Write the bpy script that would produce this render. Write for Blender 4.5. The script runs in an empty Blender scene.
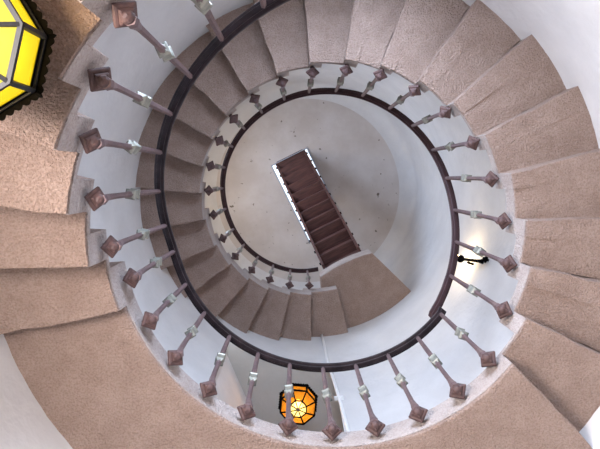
import bpy, bmesh, math, random
from mathutils import Vector, Matrix, Quaternion
random.seed(7)
PI = math.pi
C = bpy.context.scene.collection
RAD = math.radians
FLOOR = -1.5          # the heights below are measured from the camera; everything is raised by 1.5 m at the end

# ------------------------------------------------------------------ helpers
def pol(deg, rho, z):
    """point of the tower: angle seen from below (clockwise), distance from the axis, height"""
    t = RAD(deg)
    return Vector((-rho * math.cos(t), -rho * math.sin(t), z))

def obj(name, bm, mat, parent=None, smooth=False):
    me = bpy.data.meshes.new(name)
    bmesh.ops.recalc_face_normals(bm, faces=bm.faces)
    bm.to_mesh(me); bm.free()
    me.materials.append(mat)
    if smooth:
        for p in me.polygons: p.use_smooth = True
    o = bpy.data.objects.new(name, me); C.objects.link(o)
    if parent is not None: o.parent = parent
    return o

def thing(name, label, cat, loc=(0, 0, 0), rot=None, group=None):
    o = bpy.data.objects.new(name, None); C.objects.link(o)
    o.location = loc
    if rot is not None: o.rotation_euler = rot
    o['label'] = label; o['category'] = cat
    if group: o['group'] = group
    return o

def struct(name, bm, mat, smooth=False, label=None):
    o = obj(name, bm, mat, None, smooth); o['kind'] = 'structure'
    if label: o['label'] = label
    return o

def bevel(o, w=.01, seg=2):
    m = o.modifiers.new('bevel', 'BEVEL'); m.width = w; m.segments = seg; m.limit_method = 'ANGLE'; m.angle_limit = RAD(35)

def box(bm, c, s, mat=None):
    """box of size s centred on c, optional 3x3/4x4 frame"""
    M = (mat.to_4x4() if mat is not None else Matrix.Identity(4))
    vs = []
    for x in (-.5, .5):
        for y in (-.5, .5):
            for z in (-.5, .5):
                vs.append(bm.verts.new(Vector(c) + M @ Vector((x * s[0], y * s[1], z * s[2]))))
    for f in ((0, 1, 3, 2), (4, 6, 7, 5), (0, 4, 5, 1), (2, 3, 7, 6), (0, 2, 6, 4), (1, 5, 7, 3)):
        bm.faces.new([vs[i] for i in f])

def frame_for(d, hint=(0, 0, 1)):
    d = Vector(d).normalized(); h = Vector(hint)
    if abs(d.dot(h)) > .98: h = Vector((1, 0, 0))
    x = h.cross(d).normalized(); y = d.cross(x)
    return x, y, d

def tube(bm, pts, rad, n=8, cap=True, hint=(0, 0, 1), twist=0., closed=False):
    """polyline swept with an n-gon; rad a number or one per point"""
    pts = [Vector(p) for p in pts]; N = len(pts); rings = []
    for i, p in enumerate(pts):
        if closed: d = pts[(i + 1) % N] - pts[i - 1]
        else: d = pts[min(i + 1, N - 1)] - pts[max(i - 1, 0)]
        x, y, _ = frame_for(d, hint)
        r = rad[i] if isinstance(rad, (list, tuple)) else rad
        rings.append([bm.verts.new(p + r * (math.cos(2 * PI * k / n + twist) * x + math.sin(2 * PI * k / n + twist) * y)) for k in range(n)])
    for i in range(N if closed else N - 1):
        a, b = rings[i], rings[(i + 1) % N]
        for k in range(n): bm.faces.new((a[k], a[(k + 1) % n], b[(k + 1) % n], b[k]))
    if cap and not closed:
        bm.faces.new(rings[0][::-1]); bm.faces.new(rings[-1])

def lathe(bm, prof, n=8, M=None, twist=0.):
    """profile of (radius, height) around local z"""
    M = M or Matrix.Identity(4); rings = []
    for r, h in prof:
        rings.append([bm.verts.new(M @ Vector((max(r, 1e-4) * math.cos(2 * PI * k / n + twist), max(r, 1e-4) * math.sin(2 * PI * k / n + twist), h))) for k in range(n)])
    for a, b in zip(rings, rings[1:]):
        for k in range(n): bm.faces.new((a[k], a[(k + 1) % n], b[(k + 1) % n], b[k]))
    bm.faces.new(rings[0][::-1]); bm.faces.new(rings[-1])

def sector(bm, a0, a1, r0, r1, z0, z1, step=3.0, wob=0.):
    """solid sector of a ring"""
    n = max(1, int(math.ceil(abs(a1 - a0) / step)))
    cols = []
    for i in range(n + 1):
        a = a0 + (a1 - a0) * i / n
        cols.append([bm.verts.new(pol(a, r, z)) for r, z in ((r0, z0), (r1, z0), (r1, z1), (r0, z1))])
    for p, q in zip(cols, cols[1:]):
        for k in range(4): bm.faces.new((p[k], p[(k + 1) % 4], q[(k + 1) % 4], q[k]))
    bm.faces.new(cols[0][::-1]); bm.faces.new(cols[-1])

def prism(bm, poly, z0, z1):
    a = [bm.verts.new((x, y, z0)) for x, y in poly]; b = [bm.verts.new((x, y, z1)) for x, y in poly]
    n = len(poly)
    bm.faces.new(a[::-1]); bm.faces.new(b)
    for k in range(n): bm.faces.new((a[k], a[(k + 1) % n], b[(k + 1) % n], b[k]))

# ------------------------------------------------------------------ materials
def mat(name, col, rough=.8, metal=0., bump=0., scale=20., col2=None, cscale=4., detail=6., bdist=.01, spots=None, pits=0., pscale=60., grain=None):
    m = bpy.data.materials.new(name); m.use_nodes = True
    nt = m.node_tree; N = nt.nodes; L = nt.links; b = N['Principled BSDF']
    b.inputs['Base Color'].default_value = (*col, 1); b.inputs['Roughness'].default_value = rough; b.inputs['Metallic'].default_value = metal
    tc = N.new('ShaderNodeTexCoord')
    if col2:
        n1 = N.new('ShaderNodeTexNoise'); n1.inputs['Scale'].default_value = cscale; n1.inputs['Detail'].default_value = 5; n1.inputs['Roughness'].default_value = .6
        L.new(tc.outputs['Object'], n1.inputs['Vector'])
        r = N.new('ShaderNodeValToRGB'); r.color_ramp.elements[0].position = .35; r.color_ramp.elements[1].position = .65
        r.color_ramp.elements[0].color = (*col, 1); r.color_ramp.elements[1].color = (*col2, 1)
        L.new(n1.outputs['Fac'], r.inputs['Fac'])
        out = r.outputs['Color']
        if spots:
            n2 = N.new('ShaderNodeTexNoise'); n2.inputs['Scale'].default_value = spots[1]; n2.inputs['Detail'].default_value = 3
            L.new(tc.outputs['Object'], n2.inputs['Vector'])
            r2 = N.new('ShaderNodeValToRGB'); r2.color_ramp.elements[0].position = spots[2]; r2.color_ramp.elements[1].position = spots[2] + .05
            r2.color_ramp.elements[0].color = (0, 0, 0, 1); r2.color_ramp.elements[1].color = (1, 1, 1, 1)
            L.new(n2.outputs['Fac'], r2.inputs['Fac'])
            mx = N.new('ShaderNodeMix'); mx.data_type = 'RGBA'
            L.new(r2.outputs['Color'], mx.inputs['Factor']); L.new(out, mx.inputs['A']); mx.inputs['B'].default_value = (*spots[0], 1)
            out = mx.outputs['Result']
        if grain:
            n3 = N.new('ShaderNodeTexNoise'); n3.inputs['Scale'].default_value = grain[0]; n3.inputs['Detail'].default_value = 2
            L.new(tc.outputs['Object'], n3.inputs['Vector'])
            r3 = N.new('ShaderNodeValToRGB'); r3.color_ramp.elements[0].position = .36; r3.color_ramp.elements[1].position = .56
            g = grain[1]; r3.color_ramp.elements[0].color = (g, g * .96, g * .92, 1); r3.color_ramp.elements[1].color = (1, 1, 1, 1)
            L.new(n3.outputs['Fac'], r3.inputs['Fac'])
            m3 = N.new('ShaderNodeMix'); m3.data_type = 'RGBA'; m3.blend_type = 'MULTIPLY'; m3.inputs['Factor'].default_value = 1
            L.new(out, m3.inputs['A']); L.new(r3.outputs['Color'], m3.inputs['B']); out = m3.outputs['Result']
        L.new(out, b.inputs['Base Color'])
    if bump:
        n = N.new('ShaderNodeTexNoise'); n.inputs['Scale'].default_value = scale; n.inputs['Detail'].default_value = detail; n.inputs['Roughness'].default_value = .6
        L.new(tc.outputs['Object'], n.inputs['Vector'])
        h = n.outputs['Fac']
        if pits:
            v = N.new('ShaderNodeTexVoronoi'); v.inputs['Scale'].default_value = pscale; v.inputs['Randomness'].default_value = 1
            L.new(tc.outputs['Object'], v.inputs['Vector'])
            mr = N.new('ShaderNodeMapRange'); mr.inputs['From Min'].default_value = 0; mr.inputs['From Max'].default_value = .2
            L.new(v.outputs['Distance'], mr.inputs['Value'])
            ad = N.new('ShaderNodeMath'); ad.operation = 'MULTIPLY_ADD'; ad.inputs[1].default_value = pits
            L.new(mr.outputs['Result'], ad.inputs[0]); L.new(h, ad.inputs[2]); h = ad.outputs[0]
        bp = N.new('ShaderNodeBump'); bp.inputs['Strength'].default_value = bump; bp.inputs['Distance'].default_value = bdist
        L.new(h, bp.inputs['Height']); L.new(bp.outputs['Normal'], b.inputs['Normal'])
    return m

M_step = mat('rough_pink_plaster', (.395, .285, .235), .95, bump=1., scale=95, col2=(.465, .345, .29), cscale=7, detail=3, bdist=.03, pits=.1, pscale=30, grain=(115, .80))
M_curb = mat('pale_curb_plaster', (.44, .37, .345), .9, bump=1., scale=80, col2=(.53, .47, .45), cscale=6, bdist=.02, detail=3, grain=(110, .88))
M_wall = mat('white_wall_plaster', (.62, .61, .61), .85, bump=.5, scale=16, col2=(.69, .68, .68), cscale=3, bdist=.015, detail=4)
M_ceil = mat('stained_ceiling_plaster', (.52, .465, .43), .9, bump=.35, scale=14, col2=(.62, .575, .55), cscale=2.2, bdist=.012, spots=((.16, .13, .10), 12, .69))
M_vest = mat('grey_lobby_plaster', (.50, .47, .42), .9, bump=.3, scale=20, col2=(.55, .52, .47), cscale=3)
M_floor = mat('stone_floor', (.45, .40, .34), .8, bump=.3, scale=10, col2=(.52, .47, .40), cscale=3)
M_iron = mat('purple_brown_iron', (.14, .095, .10), .5, .35, bump=.3, scale=60, col2=(.20, .13, .13), cscale=25, bdist=.003)
M_rust = mat('rusty_iron_plate', (.065, .036, .036), .6, .1, bump=.4, scale=70, col2=(.115, .062, .056), cscale=30, bdist=.003)
M_verd = mat('verdigris_knob', (.22, .225, .195), .42, .45, bump=.3, scale=60, col2=(.36, .36, .31), cscale=30, bdist=.002)
M_rail = mat('black_iron_handrail', (.02, .015, .018), .4, .5, bump=.15, scale=50, bdist=.002, col2=(.05, .035, .04), cscale=12)
M_rail2 = mat('brown_iron_handrail', (.06, .033, .037), .42, .4, bump=.15, scale=50, bdist=.002, col2=(.085, .045, .047), cscale=12)
M_black = mat('black_wrought_iron', (.004, .0035, .003), .9, .0, bump=.2, scale=60, bdist=.002)
M_black.node_tree.nodes['Principled BSDF'].inputs['Specular IOR Level'].default_value = .03
M_lead = mat('grey_lantern_metal', (.018, .018, .02), .6, .2, bump=.2, scale=60, bdist=.002)
M_pipe = mat('white_painted_pipe', (.85, .85, .85), .4)
M_grey = mat('weathered_hatch_timber', (.35, .38, .45), .6)
M_bolt = M_black

def wood_mat():
    m = bpy.data.materials.new('red_brown_boards'); m.use_nodes = True
    nt = m.node_tree; N = nt.nodes; L = nt.links; b = N['Principled BSDF']
    tc = N.new('ShaderNodeTexCoord'); mp = N.new('ShaderNodeMapping'); mp.inputs['Scale'].default_value = (3, 30, 30)
    n = N.new('ShaderNodeTexNoise'); n.inputs['Scale'].default_value = 2; n.inputs['Detail'].default_value = 6
    r = N.new('ShaderNodeValToRGB')
    r.color_ramp.elements[0].position = .3; r.color_ramp.elements[0].color = (.05, .018, .015, 1)
    r.color_ramp.elements[1].position = .7; r.color_ramp.elements[1].color = (.125, .047, .038, 1)
    L.new(tc.outputs['Object'], mp.inputs['Vector']); L.new(mp.outputs['Vector'], n.inputs['Vector']); L.new(n.outputs['Fac'], r.inputs['Fac']); L.new(r.outputs['Color'], b.inputs['Base Color'])
    b.inputs['Roughness'].default_value = .6
    bp = N.new('ShaderNodeBump'); bp.inputs['Strength'].default_value = .3; bp.inputs['Distance'].default_value = .004
    L.new(n.outputs['Fac'], bp.inputs['Height']); L.new(bp.outputs['Normal'], b.inputs['Normal'])
    return m
M_wood = wood_mat()

def emis(name, col, s):
    m = bpy.data.materials.new(name); m.use_nodes = True
    nt = m.node_tree; N = nt.nodes; L = nt.links
    for n in list(N):
        if n.type == 'BSDF_PRINCIPLED': N.remove(n)
    e = N.new('ShaderNodeEmission'); e.inputs['Color'].default_value = (*col, 1); e.inputs['Strength'].default_value = s
    L.new(e.outputs[0], N['Material Output'].inputs['Surface'])
    return m

def glass_mat(name, col, glow, tr, tcol):
    """lit coloured glass: glows and lets part of the lamp's light through"""
    m = bpy.data.materials.new(name); m.use_nodes = True
    nt = m.node_tree; N = nt.nodes; L = nt.links
    for n in list(N):
        if n.type == 'BSDF_PRINCIPLED': N.remove(n)
    tc = N.new('ShaderNodeTexCoord'); nz = N.new('ShaderNodeTexNoise'); nz.inputs['Scale'].default_value = 14; nz.inputs['Detail'].default_value = 4
    L.new(tc.outputs['Object'], nz.inputs['Vector'])
    r = N.new('ShaderNodeValToRGB'); r.color_ramp.elements[0].position = .3; r.color_ramp.elements[1].position = .75
    r.color_ramp.elements[0].color = (*[c * .75 for c in col], 1); r.color_ramp.elements[1].color = (*col, 1)
    L.new(nz.outputs['Fac'], r.inputs['Fac'])
    e = N.new('ShaderNodeEmission'); e.inputs['Strength'].default_value = glow
    L.new(r.outputs['Color'], e.inputs['Color'])
    t = N.new('ShaderNodeBsdfTransparent'); t.inputs['Color'].default_value = (*tcol, 1)
    d = N.new('ShaderNodeBsdfTranslucent'); d.inputs['Color'].default_value = (*col, 1)
    m1 = N.new('ShaderNodeMixShader'); m1.inputs[0].default_value = .12
    L.new(t.outputs[0], m1.inputs[1]); L.new(d.outputs[0], m1.inputs[2])
    m2 = N.new('ShaderNodeAddShader')
    L.new(m1.outputs[0], m2.inputs[0]); L.new(e.outputs[0], m2.inputs[1])
    L.new(m2.outputs[0], N['Material Output'].inputs['Surface'])
    return m
M_yglass = glass_mat('yellow_lantern_glass', (.85, .62, .015), .62, .5, (1, .9, .72))
M_wglass = glass_mat('pale_lantern_glass', (1., .88, .45), 1.1, .5, (1, .9, .7))
M_lglass = glass_mat('pale_yellow_lantern_glass', (1., .86, .12), .95, .5, (1, .9, .6))
M_aglass = glass_mat('amber_lantern_glass', (1., .36, .03), .45, .5, (1, .6, .25))
M_apale = glass_mat('bright_amber_glass', (1., .75, .25), 1.2, .5, (1, .8, .45))

# ------------------------------------------------------------------ the helix (one entry per baluster)
PHI = {1: -134.1, 2: -146.1, 3: -158.3, 4: -171.2, 5: 176.3, 6: 166.1, 7: 153.3, 8: 140.8, 9: 128.1, 10: 115.7, 11: 103.3, 12: 90.9, 13: 78.7, 14: 66.1, 15: 53.3, 16: 41., 17: 27., 18: 13.6, 19: .8, 20: -13., 21: -26.5, 22: -40.4, 23: -53.6, 24: -67.6, 25: -80.5, 26: -93.9, 27: -107.2, 28: -121.2, 29: -134.6, 30: -147.2, 31: -160.7, 32: -173.8, 33: 172.3, 34: 157.5, 35: 144.4, 36: 131.1, 37: 118.2, 38: 105., 39: 92.1}
ZEX = {1: 1.788, 2: 1.954, 3: 2.136, 4: 2.334, 5: 2.535, 6: 2.74, 7: 2.75, 8: 2.75, 9: 2.75, 10: 2.75, 11: 2.75, 12: 2.75, 13: 2.75, 14: 2.75, 15: 2.755, 16: 2.79, 17: 2.97, 18: 3.131, 19: 3.30, 20: 3.451, 21: 3.57, 22: 3.72, 23: 3.86, 24: 3.97, 25: 4.14, 26: 4.29, 27: 4.46, 28: 4.65, 29: 4.80, 30: 4.94, 31: 5.11, 32: 5.32, 33: 5.58, 34: 5.74, 35: 5.86, 36: 6.03, 37: 6.17, 38: 6.29, 39: 6.43}
# unwrap: angles rise towards the foot of the stair
U = {39: 92.1 - 360 * 1}
for k in range(38, 0, -1):
    a = PHI[k]
    while a < U[k + 1]: a += 360
    while a - U[k + 1] > 300: a -= 360
    U[k] = a
for k in range(0, -20, -1):
    U[k] = U[k + 1] + 12.6; ZEX[k] = ZEX[k + 1] - .178
U[40] = U[39] - 13.3; ZEX[40] = 6.58
Z = ZEX

def RW(z):
    """inner radius of the slightly tapering tower wall"""
    T = [(-9, 1.60), (2.66, 1.605), (2.73, 1.55), (2.9, 1.56), (3.6, 1.635), (4.4, 1.59), (5.2, 1.565), (5.9, 1.515), (6.35, 1.52), (6.8, 1.57), (7.3, 1.60), (20, 1.60)]
    for (a, ra), (b, rb) in zip(T, T[1:]):
        if z <= b:
            t = (z - a) / (b - a); return ra + (rb - ra) * t * t * (3 - 2 * t)
    return 1.60

# ------------------------------------------------------------------ spiral staircase
stair = thing('spiral_staircase', 'spiral staircase of rough pinkish plaster steps winding up round the open well', 'staircase', (0, 0, 0))
RC = 1.02
BZ = {2: 1.74, 3: 1.905, 4: 2.11, 5: 2.305, 6: 2.505, 17: 2.73, 18: 2.885, 19: 3.03, 20: 3.18, 21: 3.38, 22: 3.55, 23: 3.71, 24: 3.85, 25: 3.965, 26: 4.115}
for k in range(27, 41): BZ[k] = 4.115 + (6.25 - 4.115) * (k - 26) / 14
for k in range(1, -16, -1): BZ[k] = BZ[k + 1] - .178
BL = 2.60                                   # underside of the big landing
def riser(k):                               # where the underside drops to the next block
    if k == 40: return U[39] - 17.0
    if k == 16: return U[16] - 3.4
    if k == 6: return U[7] + 6.6
    if k <= 5: return U[k] - 3.4
    return U[k] - 1.1
def notch(k):                               # where the top drops to the next tread
    if k == 6: return U[6] + 4.4
    return U[k] + 3.9
R_ = {k: riser(k) for k in list(range(-16, 7)) + list(range(16, 41))}
def top_at(a):
    """height of the walking surface above angle a"""
    if a < notch(39): return Z[39] + .02
    for k in range(38, 16, -1):
        if a < notch(k): return Z[k] + .02
    if a < notch(6): return 2.77
    for k in range(5, -17, -1):
        if a < notch(k): return Z[k] + .02
    return Z[-16]
NOTCH = [notch(k) for k in list(range(-16, 7)) + list(range(17, 40))]
def cols_between(a0, a1, step):
    n = max(2, int(math.ceil((a1 - a0) / step)))
    A = [a0 + (a1 - a0) * i / n for i in range(n + 1)]
    for q in NOTCH:
        if a0 + .3 < q < a1 - .3: A = [a for a in A if abs(a - q) > .5] + [q - .04, q + .04]
    return sorted(A)
SKEW = {6: 4.0, 5: 3.3, 4: 1.0, 16: 3.6}     # a few edges are not quite radial
def step(a0, a1, zb, s0=0, s1=0, rough=.006, rin=RC + .004):
    bm = bmesh.new(); m = 6; ro = RW(zb) + .05
    A = cols_between(a0, a1, 2.2); n = len(A) - 1; top = []; bot = []
    for i, a in enumerate(A):
        bot.append([]); top.append([])
        for j in range(m + 1):
            r = rin + (ro - rin) * j / m
            wr = random.uniform(-rough, rough)
            sk = (s0 + (s1 - s0) * (a - a0) / (a1 - a0)) * j / m
            bot[-1].append(bm.verts.new(pol(a + sk + (random.uniform(-.3, .3) if i in (0, n) else 0), r + (0 if j else -abs(wr) * .5), zb + wr * .8)))
            top[-1].append(bm.verts.new(pol(a + sk, r, top_at(a) - .002)))
    for i in range(n):
        for j in range(m):
            bm.faces.new((bot[i][j], bot[i + 1][j], bot[i + 1][j + 1], bot[i][j + 1]))
            bm.faces.new((top[i][j], top[i][j + 1], top[i + 1][j + 1], top[i + 1][j]))
        bm.faces.new((bot[i][0], top[i][0], top[i + 1][0], bot[i + 1][0]))
        bm.faces.new((bot[i][m], bot[i + 1][m], top[i + 1][m], top[i][m]))
    for i in (0, n):
        for j in range(m): bm.faces.new((bot[i][j], bot[i][j + 1], top[i][j + 1], top[i][j]))
    return bm
def finish_step(o, w):
    for p in o.data.polygons: p.use_smooth = True
    m = o.modifiers.new('bevel', 'BEVEL'); m.width = w; m.segments = 3; m.limit_method = 'ANGLE'; m.angle_limit = RAD(50)
    m = o.modifiers.new('weighted', 'WEIGHTED_NORMAL'); m.keep_sharp = True
spans = []
for k in list(range(-15, 7)) + list(range(17, 41)):
    a0, a1 = R_[k], (R_[k - 1])
    o = obj('step', step(a0, a1, BZ[k], SKEW.get(k, 0), SKEW.get(k - 1, 0)), M_step, stair); finish_step(o, .014)
    spans.append((a0, a1, BZ[k]))
o = obj('landing', step(R_[16], R_[6], BL, SKEW[16], SKEW[6], .004), M_step, stair); finish_step(o, .010); o['label'] = 'long curved landing between the two flights'
spans.append((R_[16], R_[6], BL))
# smoother pale plaster on the upright inner side of steps and landing
bm = bmesh.new()
for a0, a1, zb in spans:
    A = cols_between(a0, a1, 2.5)
    for p, q in zip(A, A[1:]):
        if q - p < .1: continue
        sector(bm, p, q, RC - .001, RC + .013, zb + .016, top_at((p + q) / 2), 5)
o = obj('curb', bm, M_curb, stair); o['label'] = 'smooth pale plaster edge stepping along the well'

# top landing at the head of the spiral
zl = 6.45; sc_ = zl / 6.6; cx_, cy_ = .189, .237
bm = bmesh.new(); poly = []
a_lo, a_hi = 43.5, 84.5
for i in range(15):
    a = a_lo + (a_hi - a_lo) * i / 14
    p = pol(a, RW(zl) + .06, 0); poly.append((p.x, p.y))
P1 = Vector((-.098, -.925)); P2 = Vector((-.690, -.645)); mid = Vector((-.405, -.735))
inner = []
for i in range(11):
    t = i / 10
    p = P1.lerp(P2, t) + (mid - (P1 + P2) / 2) * (4 * t * (1 - t)) * .75
    inner.append((cx_ + (p.x - cx_) * sc_, cy_ + (p.y - cy_) * sc_))
poly += inner
prism(bm, poly, zl, 6.765)
o = obj('landing', bm, M_step, stair); bevel(o, .01, 2); o['label'] = 'small tan landing at the head of the spiral'
bm = bmesh.new()
cen = Vector((inner[5][0], inner[5][1])); dn = Vector((.451, .892))
face = [(x + dn.x * .006, y + dn.y * .006) for x, y in inner] + [(x - dn.x * .02, y - dn.y * .02) for x, y in inner[::-1]]
prism(bm, face, zl + .012, 6.77)
o = obj('landing_edge', bm, M_curb, stair); o['label'] = 'white plaster edge of the small landing'

# ------------------------------------------------------------------ balustrade
rail = thing('stair_railing', 'wrought iron railing with square footed balusters winding round the well', 'railing', (0, 0, 0))
def rail_z(k):
    if 7 <= k <= 15: return Z[k] + .845
    if k == 16: return 3.64
    if k == 6: return 3.645
    if k < 6: return Z[k] + 1.0
    if k == 17: return 3.93
    return Z[k] + .965
RS = .98
protos = {}
def baluster(k):
    h = rail_z(k) - Z[k]; key = round(h, 2)
    base = pol(U[k], 1.0, Z[k])
    # shaft
    hk = h * .47
    bm = bmesh.new()
    # local frame: x towards the axis of the tower, z up
    X = 1.0 - RS
    pts = [(.052, -.088), (.050, -.055), (X + .020, .0), (X + .004, .08), (X, .2), (X, hk * .75), (X, hk - .045)]
    rr = [.020, .021, .0165, .0135, .0125, .0125, .0165]
    tube(bm, [(x, 0, z) for x, z in pts], [r * 1.05 for r in rr], 6, hint=(0, 1, 0))
    tube(bm, [(X, 0, hk + .01), (X, 0, h + .006)], [.0165, .0135], 6, hint=(0, 1, 0))
    sh = obj('baluster', bm, M_iron, rail, smooth=False)
    sh.location = base; sh.rotation_euler = (0, 0, math.atan2(-base.y, -base.x))
    bm = bmesh.new()
    w = .034
    lathe(bm, [(.020, -.06), (.020, -.05), (w, -.042), (w, -.032), (.027, -.026), (.027, .026), (w, .032), (w, .042), (.020, .05), (.020, .06)], 4, Matrix.Translation((X, 0, hk)), PI / 4 + random.uniform(-.5, .5))
    kn = obj('knob', bm, M_verd, sh); kn['label'] = 'square grey-green knob'
    bevel(kn, .002, 1)
    # square foot plate stood on its corner against the upright edge, boss towards the well
    bm = bmesh.new()
    T = Matrix.Translation((.030, 0, -.072)) @ Matrix.Rotation(RAD(90 + 44 + random.uniform(-4, 4)), 4, 'Y') @ Matrix.Rotation(random.uniform(-.12, .12), 4, 'Z')
    s = .050
    lathe(bm, [(s, -.008), (s, .002), (s * .93, .007), (s * .72, .010)], 4, T, 0)
    lathe(bm, [(s * .66, .005), (s * .66, .018), (s * .54, .024)], 4, T, 0)
    lathe(bm, [(s * .46, .02), (s * .42, .030), (s * .28, .037), (.006, .040)], 8, T, PI / 8)
    lathe(bm, [(.016, -.06), (.018, -.005)], 6, T)
    pl = obj('foot_plate', bm, M_rust, sh); pl['label'] = 'rusty square foot plate with a stepped boss'
    bevel(pl, .002, 1)
for k in range(-3, 40): baluster(k)

def helix_pts(ks, r):
    out = []
    for (k0, k1) in zip(ks, ks[1:]):
        for j in range(5):
            t = j / 5
            out.append((U[k0] + (U[k1] - U[k0]) * t, rail_z(k0) + (rail_z(k1) - rail_z(k0)) * t))
    out.append((U[ks[-1]], rail_z(ks[-1])))
    # smooth the heights
    zz = [z for a, z in out]
    for _ in range(12):
        zz = [zz[0]] + [(zz[i - 1] + 2 * zz[i] + zz[i + 1]) / 4 for i in range(1, len(zz) - 1)] + [zz[-1]]
    return [(a, z) for (a, _), z in zip(out, zz)]

def rail_mesh(pts, name, m, prof):
    bm = bmesh.new(); rings = []
    for a, z in pts:
        rings.append([bm.verts.new(pol(a, RS + dx, z + dz)) for dx, dz in prof])
    n = len(prof)
    for a, b in zip(rings, rings[1:]):
        for k in range(n): bm.faces.new((a[k], a[(k + 1) % n], b[(k + 1) % n], b[k]))
    bm.faces.new(rings[0][::-1]); bm.faces.new(rings[-1])
    o = obj(name, bm, m, rail); bevel(o, .003, 2); return o
profA = [(-.012, 0), (.012, 0), (.012, .010), (.027, .012), (.029, .03), (.018, .042), (-.018, .042), (-.029, .03), (-.027, .012), (-.012, .010)]
up_pts = helix_pts(list(range(39, 16, -1)), RS)
# upper run: from the small landing down to the kink above the big landing
first = [(U[39] - 8.5, rail_z(39) + .10), (U[39] - 4, rail_z(39) + .055)]
last = [(U[17] + 6, 3.86), (U[17] + 11, 3.80), (U[17] + 16.3, 3.745), (U[17] + 17.8, 3.70)]
o = rail_mesh(first + up_pts + last, 'handrail', M_rail2, profA); o['label'] = 'brown iron handrail of the upper run'
low = helix_pts(list(range(16, -4, -1)), RS)
o = rail_mesh([(U[16] - 2.0, 3.665)] + low, 'handrail', M_rail, profA); o['label'] = 'iron handrail of the landing and lower run'

# ------------------------------------------------------------------ tower wall with the lobby opening and openings added for light
ADDED_WIN2 = (-178, -142, 6.15, 7.9)        # added window, hidden above the upper flight, to brighten wall and ceiling
ADDED_WIN = (-114, -78, 2.1, 3.5)        # added window out of frame, to light the opposite wall and steps
ADDED_DOOR = (-179.5, -150, FLOOR, 1.15)       # added doorway out of frame, to light the near steps from below
ARCH = (84.2, 121.3, 2.96, 5.42)     # opening to the lobby off the big landing
def grid_lines(lo, hi, step, extra):
    s = set(); v = lo
    while v < hi - 1e-6: s.add(round(v, 4)); v += step
    s.add(hi); out = sorted(x for x in s if all(abs(x - e) > step * .3 for e in extra) or x in (lo, hi)) + list(extra)
    return sorted(set(out))
AA = grid_lines(-180, 180, 3, [ADDED_WIN2[0], ADDED_WIN2[1], ADDED_WIN[0], ADDED_WIN[1], ADDED_DOOR[0], ADDED_DOOR[1], ARCH[0], ARCH[1]])
ZT = 8.8; COVE = .22
ZZ = grid_lines(FLOOR, ZT - COVE, .25, [ADDED_WIN2[2], ADDED_WIN2[3], ADDED_WIN[2], ADDED_WIN[3], ADDED_DOOR[3], ARCH[2], ARCH[3]])
bm = bmesh.new()
V = {}
rows = [(z, RW(z)) for z in ZZ]
for i in range(1, 7):
    t = i / 6 * PI / 2
    rows.append((ZT - COVE + COVE * math.sin(t), RW(8) - COVE * (1 - math.cos(t))))
na = len(AA) - 1
for j, (z, r) in enumerate(rows):
    for i in range(na): V[i, j] = bm.verts.new(pol(AA[i], r, z))
def inside(a, z, O): return O[0] < a < O[1] and O[2] < z < O[3]
for j in range(len(rows) - 1):
    for i in range(na):
        am = (AA[i] + AA[i + 1]) / 2; zm = (rows[j][0] + rows[j + 1][0]) / 2
        if any(inside(am, zm, O) for O in (ADDED_WIN, ADDED_WIN2, ADDED_DOOR, ARCH)): continue
        bm.faces.new((V[i, j], V[(i + 1) % na, j], V[(i + 1) % na, j + 1], V[i, j + 1]))
# reveals of the added windows and entrance
def reveal(O, depth, bottom=True):
    for (a0, a1) in zip([a for a in AA if O[0] <= a <= O[1]], [a for a in AA if O[0] <= a <= O[1]][1:]):
        for z in ((O[2], O[3]) if bottom else (O[3],)):
            bm.faces.new([bm.verts.new(p) for p in (pol(a0, RW(z), z), pol(a1, RW(z), z), pol(a1, RW(z) + depth, z), pol(a0, RW(z) + depth, z))])
    for a in (O[0], O[1]):
        zs = [z for z in ZZ if O[2] <= z <= O[3]]
        for z0, z1 in zip(zs, zs[1:]):
            bm.faces.new([bm.verts.new(p) for p in (pol(a, RW(z0), z0), pol(a, RW(z1), z1), pol(a, RW(z1) + depth, z1), pol(a, RW(z0) + depth, z0))])
reveal(ADDED_WIN, .35); reveal(ADDED_WIN2, .35); reveal(ADDED_DOOR, .35, False)
wall = struct('wall_tower', bm, M_wall, smooth=True)
wall.data.flip_normals() if False else None

# frames in the added window and door openings
def arc_frame(name, O, rad, bars_a, bars_z):
    bm = bmesh.new(); r = rad
    def bar(p, q): tube(bm, [p, q], .028, 4, hint=(0, 0, 1) if abs((Vector(q) - Vector(p)).normalized().z) < .9 else (1, 0, 0), twist=PI / 4)
    for a in [O[0] + 1, O[1] - 1] + bars_a: bar(pol(a, r, O[2]), pol(a, r, O[3]))
    for z in [O[2] + .03, O[3] - .03] + bars_z:
        n = 10
        tube(bm, [pol(O[0] + (O[1] - O[0]) * i / n, r, z) for i in range(n + 1)], .028, 4, twist=PI / 4)
    return struct(name, bm, M_rail)
arc_frame('added_window_1', ADDED_WIN, 1.9, [-96], [2.8])
arc_frame('added_window_2', ADDED_WIN2, 1.85, [-160], [7.0])
arc_frame('added_door_1', (ADDED_DOOR[0], ADDED_DOOR[1], FLOOR - .02, ADDED_DOOR[3]), 1.9, [-165], [])

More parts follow.
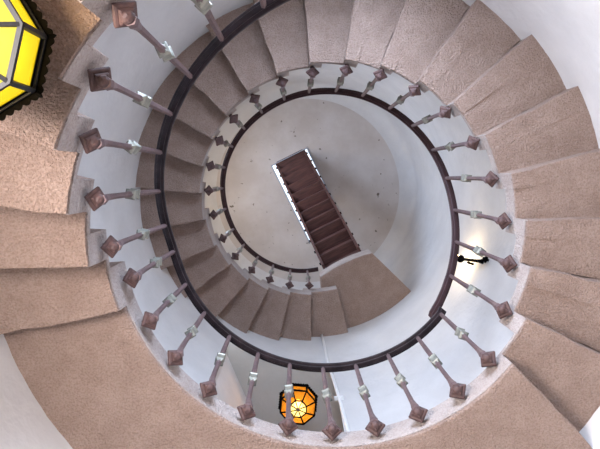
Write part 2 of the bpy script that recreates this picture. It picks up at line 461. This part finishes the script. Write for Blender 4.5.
# ------------------------------------------------------------------ lobby off the big landing
def wquad(bm, pts): bm.faces.new([bm.verts.new(p) for p in pts])
zf, zc = 2.96, 5.42
Lj = Vector((.857, -1.41)); Ld = Vector((.652 - .857, -1.899 + 1.41)).normalized()
Rj = Vector((-.163, -1.60)); Rd = Vector((-.306 + .169, -2.17 + 1.666)).normalized()
D = 1.7
L2 = Lj + Ld * D; R2 = Rj + Rd * D
def wallslab(name, a, b, out):
    bm = bmesh.new(); o_ = out * .08
    prism(bm, [(a.x, a.y), (b.x, b.y), (b.x + o_.x, b.y + o_.y), (a.x + o_.x, a.y + o_.y)], zf - .1, zc + .14)
    return struct(name, bm, M_wall)
wallslab('wall_lobby_left', Lj, L2, Vector((1, -.4)).normalized())
wallslab('wall_lobby_right', Rj, R2, Vector((-1, -.2)).normalized())
wallslab('wall_lobby_back', L2 + Vector((.1, 0)), R2 - Vector((.1, 0)), Vector((0, -1)))
def lobby_outline():
    pts = [pol(a, RW(zc) - (.0), 0) for a in (121.3, 115, 108, 102, 96, 90, 84.2)]
    return [(p.x, p.y) for p in pts] + [(R2.x - .05, R2.y - .05), (L2.x + .05, L2.y - .05), (Lj.x + .04, Lj.y)]
bm = bmesh.new(); prism(bm, lobby_outline(), zc, zc + .12); struct('ceiling_lobby', bm, M_vest)
pts = [pol(a, RW(zf) - .0, 0) for a in (121.3, 115, 108, 102, 96, 90, 84.2)]
bm = bmesh.new(); prism(bm, [(p.x, p.y) for p in pts] + [(R2.x - .05, R2.y - .05), (L2.x + .05, L2.y - .05)], zf - .15, zf); struct('floor_lobby', bm, M_floor)

# ------------------------------------------------------------------ ground floor
bm = bmesh.new(); n = 48
prism(bm, [(1.95 * math.cos(2 * PI * i / n), 1.95 * math.sin(2 * PI * i / n)) for i in range(n)], FLOOR - .1, FLOOR)
struct('floor', bm, M_floor)

# ------------------------------------------------------------------ ceiling with the hatch cut through it
ax = Vector((.4445, .8958, 0)); sx = Vector((-.8958, .4445, 0))      # along the hatch (towards its head), across it
H0 = Vector((.284, .5255, 0)); HW = .305; HL = 1.30
hatch = [H0 + sx * HW, H0 - sx * HW, H0 - sx * HW - ax * HL, H0 + sx * HW - ax * HL]
bm = bmesh.new()
R0 = RW(8) - COVE + .004
outer = [bm.verts.new((R0 * math.cos(2 * PI * i / 64), R0 * math.sin(2 * PI * i / 64), ZT)) for i in range(64)]
inn = [bm.verts.new((p.x, p.y, ZT)) for p in hatch]
ed = [bm.edges.new((outer[i], outer[(i + 1) % 64])) for i in range(64)] + [bm.edges.new((inn[i], inn[(i + 1) % 4])) for i in range(4)]
bmesh.ops.triangle_fill(bm, use_beauty=True, use_dissolve=False, edges=ed)
r = bmesh.ops.extrude_face_region(bm, geom=bm.faces[:])
bmesh.ops.translate(bm, verts=[v for v in r['geom'] if isinstance(v, bmesh.types.BMVert)], vec=(0, 0, .12))
struct('ceiling', bm, M_ceil)
# pale grey timber lining of the hatch
bm = bmesh.new()
ang = math.atan2(sx.y, sx.x); RZ = Matrix.Rotation(ang, 3, 'Z')
hc = H0 - ax * HL / 2
for s in (-1, 1):
    box(bm, hc + sx * s * (HW - .006) + Vector((0, 0, ZT + .055)), (.014, HL, .16), RZ)
box(bm, H0 - ax * .006 + Vector((0, 0, ZT + .055)), (HW * 2, .014, .16), RZ)
struct('trim_1', bm, M_grey)

# ------------------------------------------------------------------ timber stair up through the hatch
SB = Vector((-.372, -.770, 6.77))
run = ((H0.xy - SB.xy).length); n_t = 11
rise = (ZT + .02 - SB.z) / n_t; go = (run - .02) / n_t
wst = thing('wooden_stair', 'steep red-brown wooden stair rising from the small landing through the ceiling hatch', 'stair', SB, (0, 0, ang))
# local: x across, y ... : RZ maps x->sx, so y -> RZ@(0,1)
yl = RZ @ Vector((0, 1, 0)); sgn = 1 if yl.dot(ax) > 0 else -1
W = .232
for i in range(n_t + 3):
    z = rise * (i + 1); y = sgn * (go * i + .02)
    bm = bmesh.new(); box(bm, (0, y + sgn * (go * .5), z - .012), (W * 2 - .03, go + .02, .022))
    t = obj('tread', bm, M_wood, wst); bevel(t, .003, 1)
    bm = bmesh.new(); box(bm, (0, y + sgn * .004, z - rise / 2 - .01), (W * 2 - .04, .016, rise))
    obj('riser_board', bm, M_wood, wst)
for s in (-1, 1):
    bm = bmesh.new()
    a = Vector((s * W, sgn * -.02, -.0)); b = Vector((s * W, sgn * (go * (n_t + 3)), rise * (n_t + 3) + .02))
    prof = [Vector((0, 0, 0)), Vector((0, sgn * .14, 0)), ]
    vs = []
    for x in (-.014, .014):
        vs.append([bm.verts.new(p) for p in (a + Vector((x, 0, 0)), a + Vector((x, sgn * .10, 0)), b + Vector((x, 0, 0)), b + Vector((x, 0, .19)), b + Vector((x, -sgn * .02, .19)), a + Vector((x, 0, .14)))])
    bm.faces.new(vs[0]); bm.faces.new(vs[1][::-1])
    for q in range(6): bm.faces.new((vs[0][q], vs[0][(q + 1) % 6], vs[1][(q + 1) % 6], vs[1][q]))
    obj('stringer', bm, M_wood, wst)
    for i in range(n_t + 1):
        bm = bmesh.new(); z = rise * (i + 1) - .03; y = sgn * (go * (i + .5) + .01)
        box(bm, (s * (W + .02), y, z), (.026, .03, .03)); 
        bo = obj('bracket', bm, M_bolt, wst); bevel(bo, .004, 1)

# ------------------------------------------------------------------ lanterns
def lantern(name, label, loc, R, rz, stem, side, under, centre, lamp_w, lamp_col, group=None):
    """eight-sided lantern; origin at the middle of its lower frame ring"""
    L = thing(name, label, 'lantern', loc, (0, 0, rz))
    def P(r, k, z): a = 2 * PI * (k + .5) / 8; return Vector((r * math.cos(a), r * math.sin(a), z))
    H = .70 * R
    t = .05 * R if R > .17 else .06 * R
    bm = bmesh.new()
    tube(bm, [P(R, k, 0) for k in range(8)], t, 4, closed=True, twist=PI / 4)
    tube(bm, [P(R, k, H) for k in range(8)], t, 4, closed=True, twist=PI / 4)
    for k in range(8):
        tube(bm, [P(R, k, 0), P(R, k, H)], t, 4, hint=P(1, k, 0), twist=PI / 4)
        tube(bm, [P(R, k, 0), P(.48 * R, k, -.26 * R)], t * .8, 4, twist=PI / 4)
        tube(bm, [P(.48 * R, k, -.26 * R), P(.05 * R, k, -.33 * R)], t * .6, 4, twist=PI / 4)
    tube(bm, [P(.48 * R, k, -.26 * R) for k in range(8)], t * .8, 4, closed=True, twist=PI / 4)
    obj('frame', bm, M_lead if R > .17 else M_black, L)
    for k in range(8):
        bm = bmesh.new(); wquad(bm, [P(R * .985, k, 0), P(R * .985, k + 1, 0), P(R * .985, k + 1, H), P(R * .985, k, H)])
        obj('side_pane', bm, side, L)
        bm = bmesh.new(); wquad(bm, [P(R * .98, k, .004), P(R * .98, k + 1, .004), P(.48 * R, k + 1, -.25 * R), P(.48 * R, k, -.25 * R)])
        obj('lower_pane', bm, under, L)
    for k in range(8):
        bm = bmesh.new(); bm.faces.new([bm.verts.new(p) for p in (P(.47 * R, k, -.25 * R), P(.47 * R, k + 1, -.25 * R), Vector((0, 0, -.32 * R)))])
        obj('bottom_pane', bm, centre, L)
    # scalloped eave: flat dark rim whose edge is cut in scallops, and a spike on each corner
    bm = bmesh.new()
    R2_ = 1.11 * R; ns = 6
    for k in range(8):
        a, b = P(R2_, k, H), P(R2_, k + 1, H); ia, ib = P(R * .98, k, H + .03 * R), P(R * .98, k + 1, H + .03 * R)
        out = ((a + b) / 2); out.z = 0; out.normalize()
        edge = []; inner_ = []
        for s in range(ns):
            for q in range(6):
                u = (s + q / 6) / ns
                edge.append(a.lerp(b, u) + out * (.045 * R * math.sin(PI * q / 6)))
        edge.append(b.copy())
        for z_ in (0, .02 * R):
            ev = [bm.verts.new(p + Vector((0, 0, z_))) for p in edge]
            iv = [bm.verts.new(ia.lerp(ib, i / (len(edge) - 1)) + Vector((0, 0, z_))) for i in range(len(edge))]
            for i in range(len(edge) - 1): bm.faces.new((ev[i], ev[i + 1], iv[i + 1], iv[i]))
        sp = P(1, k, 0); sp.z = 0
        tube(bm, [P(R2_ * .97, k, H), P(R2_ * 1.02, k, H) , P(R2_ * 1.06, k, H - .01 * R)], [.04 * R, .035 * R, .008 * R], 6)
    for k in range(8):
        for rr in (1.0, .97): wquad(bm, [P(R * rr, k, H * .84), P(R * rr, k + 1, H * .84), P(R * rr, k + 1, H + .01), P(R * rr, k, H + .01)])  # dark collar band added to keep the lamp's light off the eave
    obj('scalloped_eave', bm, M_black, L)
    bm = bmesh.new()
    lathe(bm, [(R * 1.06, H + .03 * R), (R * .62, H + .30 * R), (R * .34, H + .42 * R), (R * .2, H + .62 * R), (R * .05, H + .72 * R)], 8, None, PI / 8)
    obj('roof', bm, M_black, L)
    bm = bmesh.new()
    lathe(bm, [(.07 * R, -.40 * R), (.10 * R, -.36 * R), (.06 * R, -.31 * R)], 8)
    obj('finial', bm, M_rust, L)
    # stem of rings up to the plate on the plaster
    bm = bmesh.new()
    z0 = H + .70 * R
    tube(bm, [(0, 0, z0), (0, 0, stem - .01)], .008 if R > .15 else .006, 8)
    lathe(bm, [(.25 * R, stem - .012), (.25 * R, stem - .002)], 12)
    obj('stem', bm, M_black, L)
    bm = bmesh.new(); lathe(bm, [(.02, -.02), (.035, .02), (.035, .05), (.02, .08)], 10, Matrix.Translation((0, 0, H * .35)))
    lb = obj('bulb', bm, emis('bulb_' + name, (1, .8, .4), 3), L)
    ld = bpy.data.lights.new('lantern_light', 'POINT'); ld.energy = lamp_w; ld.color = lamp_col; ld.shadow_soft_size = .04
    lo = bpy.data.objects.new('lantern_light', ld); C.objects.link(lo); lo.parent = L; lo.location = (0, 0, H * .1)
    return L
e1 = math.atan2(0, 1)
lantern('hanging_lantern', 'large yellow glass octagonal lantern hanging under the nearest steps beside the well', (1.064, .588, 1.5), .192, RAD(14.6), .40, M_yglass, M_lglass, M_wglass, 12, (1, .93, .86))
lantern('hanging_lantern', 'small amber glass octagonal lantern lit on the lobby ceiling beyond the landing', (.166, -1.78, 4.95), .162, RAD(5), .47, M_aglass, M_aglass, M_apale, 8, (1, .78, .45))

# ------------------------------------------------------------------ wall sconces
def sconce(label, deg, z, lean=0., w=8):
    R0 = RW(z)
    S = thing('wall_sconce', label, 'sconce', pol(deg, R0, z), (0, 0, math.atan2(math.sin(RAD(deg)), math.cos(RAD(deg)))))
    # local x towards the axis
    bm = bmesh.new(); lathe(bm, [(.035, 0), (.035, .008), (.02, .016), (.012, .03)], 10, Matrix.Rotation(PI / 2, 4, 'Y'))
    for s in (-1, 1): box(bm, (.006, 0, s * .045), (.012, .022, .05))
    obj('wall_plate', bm, M_black, S)
    bm = bmesh.new()
    pts = []
    for i in range(15):
        t = i / 14; pts.append((.02 + .13 * t, lean * t, -.02 - .06 * math.sin(PI * min(1, t * 1.25)) + .22 * t * t))
    tube(bm, pts, .014, 6, hint=(0, 1, 0))
    for cx, cz, r, a0 in ((.05, -.01, .042, 0), (.105, .07, .032, 2.5), (.06, .10, .028, 4)):
        tube(bm, [(cx + r * (1 - i / 18) * math.cos(a0 + i * .42), lean * cx / .1, cz + r * (1 - i / 18) * math.sin(a0 + i * .42)) for i in range(15)], .012, 6, hint=(0, 1, 0))
    obj('scroll_arm', bm, M_black, S)
    bm = bmesh.new(); T = Matrix.Translation((.15, lean, .19)); lathe(bm, [(.008, 0), (.034, .012), (.036, .022), (.015, .026), (.015, .06)], 12, T)
    obj('drip_cup', bm, M_black, S)
    bm = bmesh.new(); lathe(bm, [(.012, .06), (.026, .09), (.026, .13), (.004, .18)], 12, T)
    obj('bulb', bm, emis('sconce_bulb', (1, .78, .42), 40), S, smooth=True)
    ld = bpy.data.lights.new('sconce_light', 'POINT'); ld.energy = w; ld.color = (1, .72, .38); ld.shadow_soft_size = .03
    lo = bpy.data.objects.new('sconce_light', ld); C.objects.link(lo); lo.parent = S; lo.location = (.15, lean, .36)
    return S
sconce('black scrolled iron wall sconce glowing on the white wall beside the handrail', 18.4, 5.06, -.075, 5)
sconce('black scrolled iron wall sconce behind the uppermost flight of steps', 176, 6.95, 0., 25)

# ------------------------------------------------------------------ conduit down the wall
cp = thing('conduit_pipe', 'thin white pipe running down the wall between the upper flight and the lobby opening', 'pipe', (0, 0, 0))
def wp(deg, z): return pol(deg, RW(z) - .016, z)
bm = bmesh.new(); tube(bm, [wp(86.3, 6.35), wp(86.0, 5.9), wp(85.6, 5.42), wp(84.6, 4.95), wp(83.8, 4.5), wp(83.2, 4.0), wp(83.0, 3.0)], .014, 8, hint=(0, 1, 0)); obj('pipe', bm, M_pipe, cp, smooth=True)
for a, z in ((85.5, 5.36), (84.0, 4.6), (83.1, 3.8)):
    bm = bmesh.new(); p = wp(a, z); box(bm, p, (.075, .03, .02), Matrix.Rotation(RAD(a - 90), 3, 'Z')); obj('pipe_clip', bm, M_pipe, cp)

# ------------------------------------------------------------------ lights
def area(name, loc, target, sx_, sy_, w, col):
    ld = bpy.data.lights.new(name, 'AREA'); ld.shape = 'RECTANGLE'; ld.size = sx_; ld.size_y = sy_; ld.energy = w; ld.color = col
    o = bpy.data.objects.new(name, ld); C.objects.link(o); o.location = loc
    o.rotation_euler = (Vector(target) - Vector(loc)).to_track_quat('-Z', 'Y').to_euler()
    return o
area('added_window_light', pol(-96, 2.05, 2.8), pol(60, 1.2, 3.6), 1.05, 1.35, 180, (.64, .77, 1))  # bluish lamp behind the added, unseen lower window
area('added_high_window_light', pol(-160, 2.0, 7.0), pol(15, 1.0, 6.6), 1.0, 1.7, 75, (.60, .74, 1))  # lamp for the hidden high window, put in to lift wall and ceiling
area('added_entrance_light', pol(-164, 1.98, .4), pol(-162, 1.05, 2.0), .85, 1.3, 215, (1, .90, .86))  # lamp outside the added doorway, tilted up at the undersides of the steps

world = bpy.data.worlds.new('sky'); bpy.context.scene.world = world; world.use_nodes = True
bg = world.node_tree.nodes['Background']; bg.inputs['Color'].default_value = (.78, .88, 1, 1); bg.inputs['Strength'].default_value = 2.0

# ------------------------------------------------------------------ camera
cam = bpy.data.cameras.new('camera'); cam.lens = 583 * 36 / 600; cam.sensor_width = 36; cam.clip_start = .02
co = bpy.data.objects.new('camera', cam); C.objects.link(co)
w = Vector((-.00797, -.083208, .9965)).normalized(); up = Vector((0, 1, 0)); up = (up - w * up.dot(w)).normalized(); rt = w.cross(up)
Mx = Matrix((rt, up, -w)).transposed().to_4x4(); Mx.translation = Vector((.189, .237, 0))
co.matrix_world = Mx
bpy.context.scene.camera = co

# raise everything so that the floor lies at zero
bpy.context.view_layer.update()
for o in bpy.data.objects:
    if o.parent is None: o.location.z += 1.5

vs_ = bpy.context.scene.view_settings
vs_.view_transform = 'Standard'; vs_.look = 'None'; vs_.gamma = 1; vs_.use_curve_mapping = False; vs_.exposure = -.1
